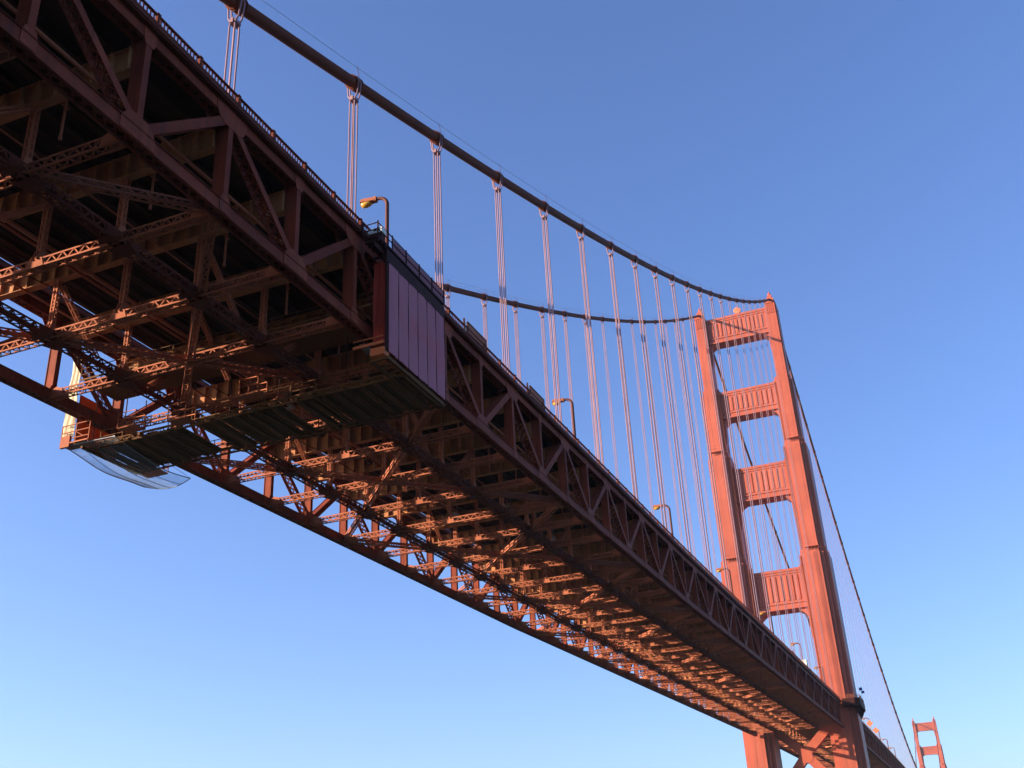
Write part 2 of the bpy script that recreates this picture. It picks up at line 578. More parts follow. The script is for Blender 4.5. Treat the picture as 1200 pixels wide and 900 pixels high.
def build_deck(ms, xof, xs, label, fb, fine):
    t = thing('bridge_deck', label, 'bridge deck')
    mb = MB()
    ribbon(mb, xs, -11.6, 10.35, .02, .22)
    ribbon(mb, xs, -11.6, -11.48, .224, .455)
    ribbon(mb, xs, 10.36, 10.6, .02, .50)
    # ribs on the slab's underside
    if fine:
        for i in range(27):
            y = -9.9 + 19.8 * i / 26
            ribbon(mb, xs, y - .07, y + .07, -.12, .018)
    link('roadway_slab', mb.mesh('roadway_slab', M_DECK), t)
    mb = MB()
    ribbon(mb, xs, -10.3, 10.3, .224, .26)
    link('road_surface', mb.mesh('road_surface', M_ROAD), t)
    for s in (-1, 1):
        mb = MB()
        ya, yb = sorted((s * 11.45, s * 14.5))
        ribbon(mb, xs, ya, yb, .46, .60)
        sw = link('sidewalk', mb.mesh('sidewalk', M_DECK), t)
        mb = MB()
        ya, yb = sorted((s * 14.503, s * 14.58))
        ribbon(mb, xs, ya, yb, .40, .80)
        ya, yb = sorted((s * 14.25, s * 14.50))
        ribbon(mb, xs, ya, yb, .30, .455)
        ya, yb = sorted((s * 11.45, s * 11.62))
        ribbon(mb, xs, ya, yb, .05, .455)
        link('edge_beam', mb.mesh('edge_beam', M_RAIL), sw)
    ys = [-9.6 + 19.2 * i / 12 for i in range(13)] + [-11.9, 11.9]
    for y in ys:
        mb = MB()
        ribbon(mb, xs, y - .02, y + .02, -.52, -.06)
        ribbon(mb, xs, y - .13, y + .13, -.56, -.522)
        ribbon(mb, xs, y - .13, y + .13, -.058, -.02)
        if abs(y) > 11:
            ribbon(mb, xs, y - .05, y + .05, -.018, .455)
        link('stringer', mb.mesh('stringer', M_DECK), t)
    for m in ms:
        link('floor_beam', fb, t, (xof(m), 0, zt(xof(m))))
    if fine:
        for y, r, d in ((3.4, .17, -2.50), (4.1, .11, -2.42), (-8.9, .10, -2.40), (-3.2, .07, -2.38), (9.3, .09, -2.40), (-11.0, .12, -2.42)):
            mb = MB()
            mb.tube([(x, y, zt(x) + d) for x in xs], r, 8)
            link('utility_pipe', mb.mesh('utility_pipe', M_STEEL), t)
        rj = random.Random(5)
        for k in range(34):
            x = rj.uniform(xs[0] + 40, xs[-1] - 4)
            y = rj.choice((3.75, 3.75, -3.2, 9.3, -8.9)) + rj.uniform(-.3, .3)
            mb = MB()
            a, b, c = rj.uniform(.25, .7), rj.uniform(.2, .45), rj.uniform(.2, .5)
            mb.box(-a, a, -b, b, -2.75 - c, -2.75)
            for q in (-1, 1):
                mb.bar((q * a * .7, 0, -2.76), (q * a * .7, 0, -.6), .05, .05, up=(0, 1, 0))
            link('junction_box', mb.mesh('junction_box', rj.choice((M_DARK, M_STEEL, M_GALV))), t, (x, y, zt(x)))
        for y, sg in ((-1.2, .5), (7.4, .35), (-10.2, .4)):
            mb = MB()
            pts = []
            for i in range(len(xs) - 1):
                for f in (0, .25, .5, .75):
                    x = xs[i] + (xs[i + 1] - xs[i]) * f
                    pts.append((x, y + .1 * math.sin(i * 2.1), zt(x) - 2.36 - sg * (1 - (2 * f - 1) ** 2) * (.6 + .4 * math.sin(i * 1.7))))
            mb.tube(pts, .04, 5)
            link('hanging_cable', mb.mesh('hanging_cable', M_DARK), t)
        mb = MB()
        mb.tube([(0, 0, -.9), (0, 0, -4.75)], .085, 8)
        mb.tube([(0, 0, -4.5), (0, 0, -4.8)], .11, 8)
        mb.bar((-.3, 0, -2.4), (.3, 0, -2.4), .05, .08)
        pm = mb.mesh('drain_pipe', M_STEEL)
        for m in ms:
            link('drain_pipe', pm, t, (xof(m) + .55, -8.0, zt(xof(m))))
    return t


build_deck(SIDE_M, xm, xs_side, 'long deck overhead, with shadowed floor beams and stringers between the two big trusses', FB, True)
t = thing('bridge_deck', 'short piece of deck passing between the legs of the near tower', 'bridge deck')
mb = MB()
ribbon(mb, [-8.15, -4, 0, 4, 8.55], -8.6, 8.6, -.5, .26)
for y in (-7.5, -4, 0, 4, 7.5):
    ribbon(mb, [-8.15, 8.55], y - .15, y + .15, -1.8, -.51)
link('roadway_slab', mb.mesh('roadway_slab', M_DECK), t)
t = build_deck(MAIN_M, xq, xs_main, 'distant bridge deck beyond the near tower, seen edge on at lower right', FBs, False)
xs_far = [xq(45 + 4 * i) for i in range(31)]
mb = MB()
ribbon(mb, xs_far, -14.5, 14.5, -.6, .4)
link('roadway_slab', mb.mesh('distant_slab', M_DECK), t)

# ------------------------------------------------------------------ bottom lateral bracing
LY = 6.35
SW = .74


def lateral(ms, xof, fine, label, kinks):
    t = thing('lateral_bracing', label, 'bracing')
    mb = MB()
    hw = W - .46
    if fine:
        mb.laced((0, -hw, 0), (0, hw, 0), .62, .66, c=.12, pitch=.88, lace=.085)
        # connection plates where the strut meets the longitudinals, and at mid-width
        for y in (-LY, 0, LY, -hw + .6, hw - .6):
            for s in (-1, 1):
                mb.prism([(y - .75, -.33), (y - .55, .30), (y, .52), (y + .55, .30), (y + .75, -.33)], s * .335 - .012, s * .335 + .012, 'x')
    else:
        mb.bar((0, -hw, .3), (0, hw, .3), .5, .10)
        mb.bar((0, -hw, -.3), (0, hw, -.3), .5, .10)
        for i in range(18):
            y = -hw + 2 * hw * i / 18
            mb.bar((0, y, -.3), (0, y + hw / 9, .3) if i % 2 else (0, y + hw / 18, .3), .3, .08)
    strut = mb.mesh('lateral_strut', M_STEEL)
    mb = MB()
    if fine:
        mb.laced((.3, 0, 0), (P - .3, 0, 0), .72, .78, c=.16, pitch=1.02, lace=.13, xlace=False)
        for xx in (.3, P - .3):
            s_ = 1 if xx < 1 else -1
            for y in (-.37, .37):
                mb.prism([(xx - .5 * s_, -.40), (xx + 1.1 * s_, -.40), (xx + 1.1 * s_, .40), (xx - .5 * s_, .40)], y - .012, y + .012, 'y')
            mb.prism([(xx - .3, -.9), (xx + .9 * s_, -.5), (xx + .9 * s_, .5), (xx - .3, .9)], -.415, -.395, 'z')
    else:
        mb.bar((0, 0, 0), (P, 0, 0), .7, .6)
    lon = mb.mesh('longitudinal_brace', M_RAIL)  # dark paint puts the brace's unlit look into its colour
    dz = 4 * P * .0
    dmesh = []
    for s in (-1, 1):
        mb = MB()
        a, b = V((.5, -s * (W - .7), 0)), V((4 * P - .5, s * (W - .7), 0))
        if fine:
            mb.laced(a, b, .56, .52, c=.13, pitch=.95, lace=.09)
        else:
            mb.bar(a, b, .5, .5)
        dmesh.append(mb.mesh('cross_diagonal', M_STEEL))
    hz = D - 2.28
    mb = MB()
    if fine:
        mb.laced((0, 0, .33), (0, 0, hz), .40, .40, up=(0, 1, 0), c=.10, pitch=.66, lace=.07)
        for s in (-1, 1):
            mb.prism([(-.5, .2), (.5, .2), (.24, 1.0), (-.24, 1.0)], s * .212 - .01, s * .212 + .01, 'y')
    else:
        mb.bar((0, 0, .3), (0, 0, hz), .35, .35, up=(0, 1, 0))
    hang = mb.mesh('hanger', M_STEEL)
    # raking braces from the longitudinals up to the hanger tops
    kn = []
    for q in (-1, 1):
        mb = MB()
        a, b = V((q * (P * .62), 0, .42)), V((q * .35, 0, hz - .25))
        if fine:
            mb.laced(a, b, .36, .36, up=(0, 1, 0), c=.10, pitch=.62, lace=.065)
        else:
            mb.bar(a, b, .3, .3)
        kn.append(mb.mesh('raking_brace', M_STEEL))
    nh = 0
    for i, m in enumerate(ms):
        x = xof(m)
        z = zt(x) - D
        link('lateral_strut', strut, t, (x, 0, z))
        if i < len(ms) - 1:
            ry = slope_fwd(x)
            for y in (-LY, LY):
                link('longitudinal_brace', lon, t, (x, y, z), (0, ry, 0))
        if m % 4 == 0 and i + 4 < len(ms) + 1:
            ry = -math.atan((zt(x + 4 * P) - zt(x)) / (4 * P))
            for q in range(2):
                link('cross_diagonal', dmesh[q], t, (x, 0, z - .02 + .04 * q), (0, ry, 0))
        for y in (-LY, 0, LY):
            if fine or y:
                if nh < 99:
                    link('hanger', hang, t, (x, y, z))
                    nh += 1
        if fine and m % 2 == 1:
            for y in (-LY, LY):
                link('raking_brace', kn[0 if (m // 2) % 2 else 1], t, (x, y, z))
        if fine and m % 2 == 0 and i < 20:
            link('raking_brace', kn[1 if (m // 2) % 2 else 0], t, (x, 0, z))
    return t


lateral(SIDE_M, xm, True, 'web of laced struts and diagonals under the deck between the two bottom chords', None)
lateral(MAIN_M[:40], xq, False, 'bracing under the distant deck beyond the near tower', None)

# ------------------------------------------------------------------ railings
def build_rail(xs0, xs1, step, label, fine, side=-1):
    t = thing('railing', label, 'railing', (0, side * 14.52, 0))
    n = int((xs1 - xs0) / step)
    mb = MB()
    mb.box(-.11, .11, -.09, .09, .60, 1.36)
    mb.box(-.14, .14, -.12, .12, 1.362, 1.43)
    post = mb.mesh('rail_post', M_RAIL)
    mb = MB()
    nb = 13 if fine else 5
    for k in range(1, nb):
        x = step * k / nb
        mb.box(x - .055, x + .055, -.012, .012, .70, 1.26)
    bal = mb.mesh('baluster_panel', M_RAIL)
    xs = [xs0 + step * i for i in range(n + 1)]
    for d, h, w, nm in ((1.31, .10, .16, 'top_rail'), (.66, .10, .12, 'bottom_rail')):
        mb = MB()
        for i in range(n):
            mb.bar((xs[i], 0, zt(xs[i]) + d), (xs[i + 1], 0, zt(xs[i + 1]) + d), w, h)
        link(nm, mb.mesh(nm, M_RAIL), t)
    for i, x in enumerate(xs[:98]):
        link('rail_post', post, t, (x, 0, zt(x)))
        if i < n:
            link('baluster_panel', bal, t, (x, 0, zt(x)), (0, -math.atan((zt(x + step) - zt(x)) / step), 0))
    return t


build_rail(xm(-7), -9, P / 2, 'rust red sidewalk railing with close balusters along the top of the near truss', True)
build_rail(10.0, 340, P / 2, 'fine distant sidewalk railing on the deck beyond the near tower', False)

# ------------------------------------------------------------------ main cables
def build_cable(side, label):
    t = thing('main_cable', label, 'bridge cable', (0, side * W, 0))
    for nm, xr in (('cable_strand', [SX0 - 8 + i * (-SX0 + 8) / 90 for i in range(91)]), ('cable_strand', [1280.2 * i / 220 for i in range(221)])):
        mb = MB()
        mb.tube([(x, 0, zc(x)) for x in xr], .46, 14)
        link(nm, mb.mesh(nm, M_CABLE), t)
    for s in (-1, 1):
        mb = MB()
        xr = [xm(2 * k) for k in range(-4, 22)]
        mb.tube([(x, s * .52, zc(x) + 1.25) for x in xr], .017, 5)
        xr = [4 + 15.24 * k for k in range(0, 60)]
        mb.tube([(x, s * .52, zc(x) + 1.25) for x in xr], .017, 4)
        link('hand_rope', mb.mesh('hand_rope', M_GALV), t)
    mb = MB()
    mb.tube([(-.55, 0, 0), (-.52, 0, 0), (-.40, 0, 0), (-.38, 0, 0), (.38, 0, 0), (.40, 0, 0), (.52, 0, 0), (.55, 0, 0)],
            [.50, .60, .60, .53, .53, .60, .60, .50], 16, smooth=False)
    for s in (-1, 1):
        for xx in (-.3, 0, .3):
            mb.tube([(xx - .05, s * .02, -.66), (xx + .05, s * .02, -.66)], .09, 6)
        mb.tube([(0, s * .52, .2), (0, s * .52, 1.3)], .025, 5)
    mb.box(-.48, .48, -.09, .09, -.70, -.50)
    mb.box(-.48, .48, -.09, .09, .50, .66)
    band = mb.mesh('cable_band', M_CABLE)
    xsb = [xm(2 * k) for k in range(-3, 21)] + [15.24 * k + 16 for k in range(0, 40)]
    for x in xsb:
        sl = (zc(x + 1) - zc(x - 1)) / 2
        link('cable_band', band, t, (x, 0, zc(x)), (0, -math.atan(sl), 0))
    return t


build_cable(-1, 'thick near cable running from the top edge down to the right-hand tower leg')
build_cable(1, 'far cable rising from behind the wrapped scaffold to the left-hand tower leg')

# ------------------------------------------------------------------ suspenders
ORD = 'zeroth first second third fourth fifth sixth seventh eighth ninth tenth eleventh twelfth thirteenth fourteenth fifteenth sixteenth seventeenth eighteenth nineteenth twentieth twenty-first twenty-second twenty-third'.split()


def suspender(x, side, label, group, detail):
    zc_, zd = zc(x), zt(x)
    H = zc_ - zd
    t = thing('suspender', label, 'suspender', (x, side * W, zd), group)
    n = 6 if detail else 4
    r = .064 if detail else .048
    for i, sx in enumerate((-1, 1)):
        for sy in (-1, 1):
            mb = MB()
            a, b = .24, .21
            nk = min(1.7, H * .3)
            pts = [(sx * .18, sy * .05, H + .56), (sx * .18, sy * .38, H + .44), (sx * .18, sy * .53, H), (sx * .19, sy * .40, H - .8 * nk), (sx * .20, sy * .17, H - nk)] if detail else [(sx * .18, sy * .45, H), (sx * .2, sy * .17, H - nk)]
            pts += [(sx * a, sy * b, H - nk - .5), (sx * a, sy * b, -.3)]
            mb.tube(pts, r, n)
            link('rope', mb.mesh('rope', M_ROPE), t)
    if detail:
        mb = MB()
        mb.box(-.30, .30, -.27, .27, H - nk - .12, H - nk + .12)
        mb.box(-.36, .36, -.09, .09, H - nk - .20, H - nk + .20)
        link('collar', mb.mesh('collar', M_ROPE), t)
        mb = MB()
        for sx in (-1, 1):
            for sy in (-1, 1):
                mb.tube([(sx * a, sy * b, 1.9), (sx * a, sy * b, 1.0), (sx * a, sy * b, .3)], [.05, .075, .075], 6)
        link('socket', mb.mesh('socket', M_ROPE), t)
    return t


for k in range(-2, 21):
    x = xm(2 * k)
    if x > -14:
        continue
    if k < 0:
        continue
    if k == 0:
        lab = 'short four-rope suspender nearest the top left, cut by the top edge'
    else:
        lab = '%s suspender of the near cable, counting from the top left towards the tower' % ORD[k + 1]
    suspender(x, -1, lab, 'suspenders of the near cable before the tower', k < 14)
for k in range(5, 21):
    x = xm(2 * k)
    if x > -14:
        continue
    lab = '%s thin suspender of the far cable, counting from the wrapped scaffold towards the tower' % ORD[k - 4]
    suspender(x, 1, lab, 'suspenders of the far cable before the tower', k < 12)
for k in range(0, 30):
    x = 16 + 15.24 * k
    suspender(x, -1, 'hair-thin suspender of the near cable right of the tower, one of many alike', 'main span suspenders of the near cable', False)
    suspender(x, 1, 'hair-thin suspender of the far cable beyond the tower, one of many alike', 'main span suspenders of the far cable', False)

# ------------------------------------------------------------------ towers
TIERS = [  # z0, z1, spine half y, spine half x, mid y, mid x, body y, body x
    (-57.6, 51.0, 2.2, 7.4, 3.5, 6.5, 4.8, 5.5),
    (51.0, 91.5, 2.05, 6.4, 3.0, 5.6, 4.0, 4.8),
    (91.5, 117.5, 1.9, 5.2, 2.55, 4.6, 3.1, 4.0),
    (117.5, 148.3, 1.75, 4.0, 2.1, 3.4, 2.1, 3.4),
]


def cross(mb, sy, sx, my, mx, by, bx, z0, z1):
    q = [(sx, sy), (mx, sy), (mx, my), (bx, my), (bx, by)]
    poly = q + [(-a, b) for a, b in reversed(q)] + [(-a, -b) for a, b in q] + [(a, -b) for a, b in reversed(q)]
    # drop repeated points
    out = []
    for p in poly:
        if not out or (abs(p[0] - out[-1][0]) + abs(p[1] - out[-1][1])) > 1e-6:
            out.append(p)
    mb.prism(out, z0, z1, 'z')


def leg_mesh():
    mb = MB()
    for i, (z0, z1, sy, sx, my, mx, by, bx) in enumerate(TIERS):
        cross(mb, sy, sx, my, mx, by, bx, z0, z1 - 2.0 if i < 3 else z1)
        if i < 3:   # stepped shoulder
            n = TIERS[i + 1]
            f = lambda a, b: (a + b) / 2
            cross(mb, f(sy, n[2]), f(sx, n[3]), f(my, n[4]), f(mx, n[5]), f(by, n[6]), f(bx, n[7]), z1 - 2.0, z1)
        # plate seams: thin bands standing proud
        z = z0 + 3
        while z < z1 - 3:
            cross(mb, sy + .03, sx + .03, my + .03, mx + .03, by + .03, bx + .03, z, z + .12)
            z += 6.1
        for f in (-.52, .52):       # vertical cell seams on the end faces
            for q in (-1, 1):
                mb.box(min(q * (sx - .05), q * (sx + .035)), max(q * (sx - .05), q * (sx + .035)), f * sy - .05, f * sy + .05, z0 + .5, z1 - 2.6)
    return mb.mesh('tower_leg', M_TOWER)


def head_mesh():
    mb = MB()
    mb.box(-4.25, 4.25, -1.95, 1.95, 148.3, 149.1)
    mb.box(-3.6, 3.6, -1.6, 1.6, 149.1, 150.6)
    # fluting below the top
    for s in (-1, 1):
        for y in (-1.45, -.72, 0, .72, 1.45):
            mb.prism([(y - .24, 144.0), (y + .24, 144.0), (y + .24, 148.2), (y - .24, 148.2)], s * 4.0 - .13, s * 4.0 + .13, 'x')
    return mb.mesh('leg_capital', M_TOWER)


def saddle_mesh():
    mb = MB()
    mb.prism([(-3.3, 150.6), (3.3, 150.6), (2.9, 151.6), (1.4, 152.6), (-1.4, 152.6), (-2.9, 151.6)], -.9, .9, 'y')
    mb.box(-.9, .9, -.8, .8, 152.6, 153.5)
    mb.tube([(0, 0, 153.5), (0, 0, 154.6), (0, 0, 154.9)], [.55, .55, .2], 10)
    mb.tube([(0, 0, 154.9), (0, 0, 155.7)], .08, 6)
    return mb.mesh('cable_saddle', M_TOWER)


STRUTS = [  # z0, z1, leg inner half y (tier above / below), fillet below, fillet above
    (136.9, 147.6, 2.1, 4.2, 0.0, 13),
    (105.2, 115.9, 3.1, 4.4, 2.4, 10),
    (72.0, 84.6, 4.0, 4.6, 2.6, 9),
    (31.8, 45.6, 4.8, 5.6, 2.6, 8),
]


def strut_mesh(z0, z1, by, rb, ra, nrib, hx):
    mb = MB()
    yi = W - by + .25
    mb.box(-hx, hx, -yi, yi, z0, z1)
    h = z1 - z0
    for s in (-1, 1):
        X = s * hx
        def pl(y0, y1, a, b, d):
            mb.box(min(X, X + s * d), max(X, X + s * d), y0, y1, a, b)
        pl(-yi, yi, z1 - .9, z1 - .004, .45)
        pl(-yi, yi, z1 - 1.7, z1 - .92, .22)
        pl(-yi, yi, z0 + .004, z0 + .5, .40)
        pl(-yi, yi, z0 + 1.9, z0 + 2.2, .30)
        # chevron fluting
        span = yi - 1.7
        n = nrib
        for i in range(n):
            y = -span + 2 * span * (i + .5) / n
            wd = 2 * span / n * .30
            poly = [(y - wd, 0), (y - wd * .7, .21), (y + wd * .7, .21), (y + wd, 0)]
            za, zb = z0 + 2.9, z1 - 2.3
            # tapered rib as a prism along z
            b = len(mb.v)
            pts = []
            for zz in (za, zb):
                pts += [(X + s * p[1], p[0], zz) for p in poly]
            mb.v += pts
            mb.f += [(b, b + 1, b + 2, b + 3), (b + 7, b + 6, b + 5, b + 4)]
            for k in range(4):
                k2 = (k + 1) % 4
                mb.f.append((b + k2, b + k, b + 4 + k, b + 4 + k2))
    # stepped deco brackets in the corners of the openings
    def fillet(sgn, zb, up, r, hxx):
        pts = []
        y0 = W - by + .05
        nseg = 9
        for i in range(nseg + 1):
            a = math.pi / 2 * i / nseg
            y = y0 - r * (1 - math.sin(a))
            z = zb + up * r * (1 - math.cos(a))
            pts.append((sgn * y, z))
        pts.append((sgn * (y0 + .3), zb + up * r))
        pts.append((sgn * (y0 + .3), zb))
        mb.prism(pts, -hxx, hxx, 'x')
    for sgn in (-1, 1):
        fillet(sgn, z0 + .002, -1, rb, hx - .45)
        mb.prism([(sgn * (W - by + .1), z0), (sgn * (W - by - .75), z0), (sgn * (W - by - .55), z0 - rb * 1.6), (sgn * (W - by + .1), z0 - rb * 2.6)], -hx + .9, hx - .9, 'x')
        if ra:
            fillet(sgn, z1 - .002, 1, ra, hx - .6)
    return mb.mesh('portal_strut', M_TOWER)


def xbrace_mesh():
    mb = MB()
    zc0 = -14.5
    for s in (-1, 1):
        mb.bar((0, s * 10.2, -5.0), (0, 0, zc0), 3.0, 2.7, up=(0, s * .6, 1))
        mb.bar((0, s * 10.2, -26.5), (0, -s * .2, zc0 - .1), 2.96, 2.66, up=(0, -s * .6, 1))
    mb.prism([(-2.3, zc0 - 1.6), (-1.4, zc0 + 2.3), (1.4, zc0 + 2.3), (2.3, zc0 - 1.6), (1.2, zc0 - 2.7), (-1.2, zc0 - 2.7)], -1.56, 1.56, 'x')
    mb.box(-1.8, 1.8, -9.2, 9.2, -30.7, -26.6)
    return mb.mesh('cross_brace', M_TOWER)


LEG, HEAD, SADDLE, XB = leg_mesh(), head_mesh(), saddle_mesh(), xbrace_mesh()
# inspection gangways: dotted line of small brackets and rail round each shoulder
mb = MB()
for z, sy, sx, by in ((51.0, 2.2, 7.4, 4.8), (91.5, 2.05, 6.4, 4.0)):
    mb.box(-sx - .55, sx + .55, -sy - .1, sy + .1, z - .12, z)
    for s in (-1, 1):
        for i in range(5):
            y = -sy + 2 * sy * i / 4
            mb.bar((s * (sx + .02), y, z - .9), (s * (sx + .55), y, z - .1), .14, .14)
            mb.tube([(s * (sx + .5), y, z), (s * (sx + .5), y, z + 1.1)], .04, 5)
        mb.tube([(s * (sx + .5), -sy, z + 1.1), (s * (sx + .5), sy, z + 1.1)], .04, 5)
GANG = mb.mesh('inspection_gangway', M_TOWER)


mb = MB()
for (z0, z1, sy, sx, my, mx, by, bx) in TIERS[:3]:
    a, b = max(z0, 0) + .3, z1 - 2.2
    for yy in (.35, .85):
        mb.tube([(-bx - .22, my + yy * (by - my) + .1, a), (-bx - .22, my + yy * (by - my) + .1, b)], .055, 5)
    mb.tube([(-mx + .5, by + .16, a), (-mx + .5, by + .16, b)], .07, 5)
    mb.tube([(1.0, by + .14, a), (1.0, by + .14, b)], .09, 5)
    z = a
    while z < b:
        mb.bar((-bx - .22, my + .35 * (by - my) + .1, z), (-bx - .22, my + .85 * (by - my) + .1, z), .05, .05)
        z += .9
LADDER = mb.mesh('service_ladder', M_STEEL)


def build_tower(x, label):
    t = thing('bridge_tower', label, 'bridge tower', (x, 0, 0))
    for s in (-1, 1):
        lg = link('tower_leg', LEG, t, (0, s * W, 0))
        link('leg_capital', HEAD, lg)
        link('cable_saddle', SADDLE, lg)
        link('inspection_gangway', GANG, lg)
        link('service_ladder', LADDER, lg, scale=(1, -s, 1))
    for i, (z0, z1, by, rb, ra, nr) in enumerate(STRUTS):
        me = bpy.data.meshes.get('portal_strut_%d' % i)
        if me is None:
            me = strut_mesh(z0, z1, by, rb, ra, nr, (2.4, 2.6, 2.9, 3.2)[i])
            me.name = 'portal_strut_%d' % i
        link('portal_strut', me, t)
    link('cross_brace', XB, t)
    return t


TW = build_tower(0, 'tall red-orange bridge tower with four fluted portal struts between its legs, at right')
# walkway bulging round the near leg
zd = zt(-.1)
mb = MB()
mb.prism([(-9.6, -14.75), (-9.4, -18.6), (-8.2, -20.2), (7.0, -20.2), (8.5, -18.9), (11.5, -14.75)], zd - 1.3, zd + 1.05, 'z')
for xx in (-7.0, -2.5, 2.0, 6.5):
    mb.prism([(-18.4, zd - 1.3), (-20.0, zd - 1.3), (-18.4, zd - 4.0)], xx - .2, xx + .2, 'x')
link('walkway', mb.mesh('walkway', M_DARK), TW)
mb = MB()
ring = [(-9.5, -14.8), (-9.3, -18.6), (-8.1, -20.1), (-3.5, -20.1), (0, -20.1), (3.5, -20.1), (7.0, -20.1), (8.5, -18.9), (11.5, -14.6)]
for a, b in zip(ring[:-1], ring[1:]):
    for h in (1.2, 1.65, 2.1):
        mb.bar((a[0], a[1], zd + h), (b[0], b[1], zd + h), .07, .08)
    for q in range(4):
        px, py = a[0] + (b[0] - a[0]) * q / 4, a[1] + (b[1] - a[1]) * q / 4
        mb.bar((px, py, zd + 1.0), (px, py, zd + 2.15), .09, .09, up=(0, 1, 0))
link('walkway_railing', mb.mesh('walkway_railing', M_STEEL), TW)
TW2 = build_tower(1280.2, 'small far-off twin tower in the haze at the lower right edge')

# round drum on the top strut
t = thing('round_dish', 'round orange dish standing on the top strut of the near tower', 'dish', (-1.2, -.9, 147.6))
mb = MB()
mb.tube([(-.5, 0, 2.0), (-.45, 0, 2.0), (-.42, 0, 2.0), (.1, 0, 2.0), (.5, 0, 2.0), (.75, 0, 2.0)], [1.32, 1.42, 1.42, 1.36, 1.0, .35], 24)
link('dish', mb.mesh('dish', M_SIGN), t)
mb = MB()
for s in (-1, 1):
    mb.bar((.0, s * .9, 0), (0, s * .55, 1.2), .16, .16)
mb.bar((1.4, 0, 0), (.5, 0, 1.6), .14, .14)
link('mount', mb.mesh('dish_mount', M_TOWER), t)

# ------------------------------------------------------------------ unseen concrete pylons where the side span ends, added for their shade
for sd in (-1, 1):
    t = thing('unseen_pylon', 'unseen concrete pylon ending the side span, added for its shade, on the %s' % ('viewer\'s side' if sd < 0 else 'far side'), 'pylon', (-366, sd * W, 0))
    mb = MB()
    mb.box(-8, 8, -5.6, 5.6, -57.6, -18)
    mb.box(-7.2, 7.2, -5.0, 5.0, -18, 3)
    mb.box(-6.2, 6.2, -4.2, 4.2, 3, 7)
    link('pylon_shaft', mb.mesh('pylon_shaft', M_PYLON), t)
    mb = MB()
    for q in (-1, 1):
        for y in (-3, -1, 1, 3):
            mb.box(q * 7.2 - .2, q * 7.2 + .2, y - .5, y + .5, -16, 1)
    link('pylon_fluting', mb.mesh('pylon_fluting', M_PYLON), t)

# ------------------------------------------------------------------ street lamps
mb = MB()
H = 7.75
arc = [(0, .85 - .85 * math.cos(math.pi / 2 * i / 6), H - .85 + .85 * math.sin(math.pi / 2 * i / 6)) for i in range(7)]
mb.tube([(0, 0, .3), (0, 0, 3.0)] + arc + [(0, 1.25, H + .0)], [.18, .17] + [.165 - .003 * i for i in range(7)] + [.14], 10)
LP = mb.mesh('lamp_post', M_LAMP)
mb = MB()
mb.tube([(0, 0, .0), (0, 0, .12), (0, 0, .9), (0, 0, 1.0)], [.30, .30, .22, .16], 12)
LB = mb.mesh('lamp_base', M_LAMP)
mb = MB()
# hood: tapered box with sloped roof
mb.quad8([(-.24, 1.15, H - .16), (.24, 1.15, H - .16), (.38, 2.45, H - .12), (-.38, 2.45, H - .12),
          (-.17, 1.15, H + .20), (.17, 1.15, H + .20), (.26, 2.38, H + .27), (-.26, 2.38, H + .27)])
mb.box(-.20, .20, 1.0, 1.20, H - .22, H + .22)
LH = mb.mesh('lamp_hood', M_HOOD)
mb = MB()
pts = []
for (y, r, z) in ((1.6, .14, -.15), (1.7, .23, -.26), (1.98, .27, -.30), (2.26, .24, -.28), (2.42, .14, -.16)):
    pts.append((0, y, H + z + .07))
mb.tube(pts, [.18, .28, .31, .30, .20], 12)
LL = mb.mesh('lamp_lens', M_AMBER)


def lamp(x, label, group, side=-1):
    t = thing('street_lamp', label, 'street lamp', (x, side * 12.9, zt(x) + .85), group)
    if side > 0:
        t.rotation_euler = (0, 0, math.pi)
    p = link('lamp_post', LP, t)
    link('lamp_base', LB, t)
    h = link('lamp_hood', LH, t)
    link('lamp_lens', LL, h)
    return t


GL = 'street lamps along the near edge of the deck'
labs = ['large street lamp with amber lens rising above the wrapped scaffold', 'street lamp standing among the suspenders at the middle of the photo, right of the scaffold',
        'small street lamp just left of the tower\'s left-hand leg', 'street lamp overlapping the foot of the tower\'s left-hand leg',
        'tiny street lamp under the lowest portal strut, seen through the tower', 'tiny street lamp by the white cabinet, seen between the tower legs', 'tiny street lamp close to the foot of the tower\'s right-hand leg']
for i, l in enumerate(labs):
    lamp(-305.4 + 45.8 * i - (.7 if i == 0 else 0), l, GL)
for i in range(6):
    lamp(22 + 45.72 * i, 'tiny distant street lamp in the row on the deck beyond the near tower', 'distant street lamps beyond the near tower')

# ------------------------------------------------------------------ maintenance scaffold hung from the deck
SXA, SXB = -311.5, -302.05
XM = (SXA + SXB) / 2
ZB = -17.75
zref = zt(XM)
sc = thing('maintenance_scaffold', 'big scaffold wrapped round the deck, with lilac sheeting and a ribbed platform below', 'scaffold', (0, 0, 0))
YN = -16.0
ztop = zref - 2.0
# sheeting: six panels
pw = (SXB - SXA) / 6
for i in range(6):
    mb = MB()
    x0, x1 = SXA + pw * i + .05, SXA + pw * (i + 1) - .05
    nu, nv = 6, 14
    b = len(mb.v)
    for layer in (0, .05):
        for v in range(nv + 1):
            for u in range(nu + 1):
                fx, fz = u / nu, v / nv
                bulge = .05 * math.sin(math.pi * fx) * (.6 + .4 * math.sin(3 * fz + i * 1.7)) + .015 * math.sin(9 * fz + 5 * fx + i)
                mb.v.append((x0 + (x1 - x0) * fx, YN - bulge + layer, ZB + .05 + (ztop - ZB) * fz))
    nn = (nu + 1) * (nv + 1)
    for v in range(nv):
        for u in range(nu):
            a = b + v * (nu + 1) + u
            mb.s += [len(mb.f), len(mb.f) + 1]
            mb.f.append((a, a + 1, a + nu + 2, a + nu + 1))
            mb.f.append((a + nn, a + nn + nu + 1, a + nn + nu + 2, a + nn + 1))
    link('sheeting_panel', mb.mesh('sheeting_panel', M_PANEL), sc)
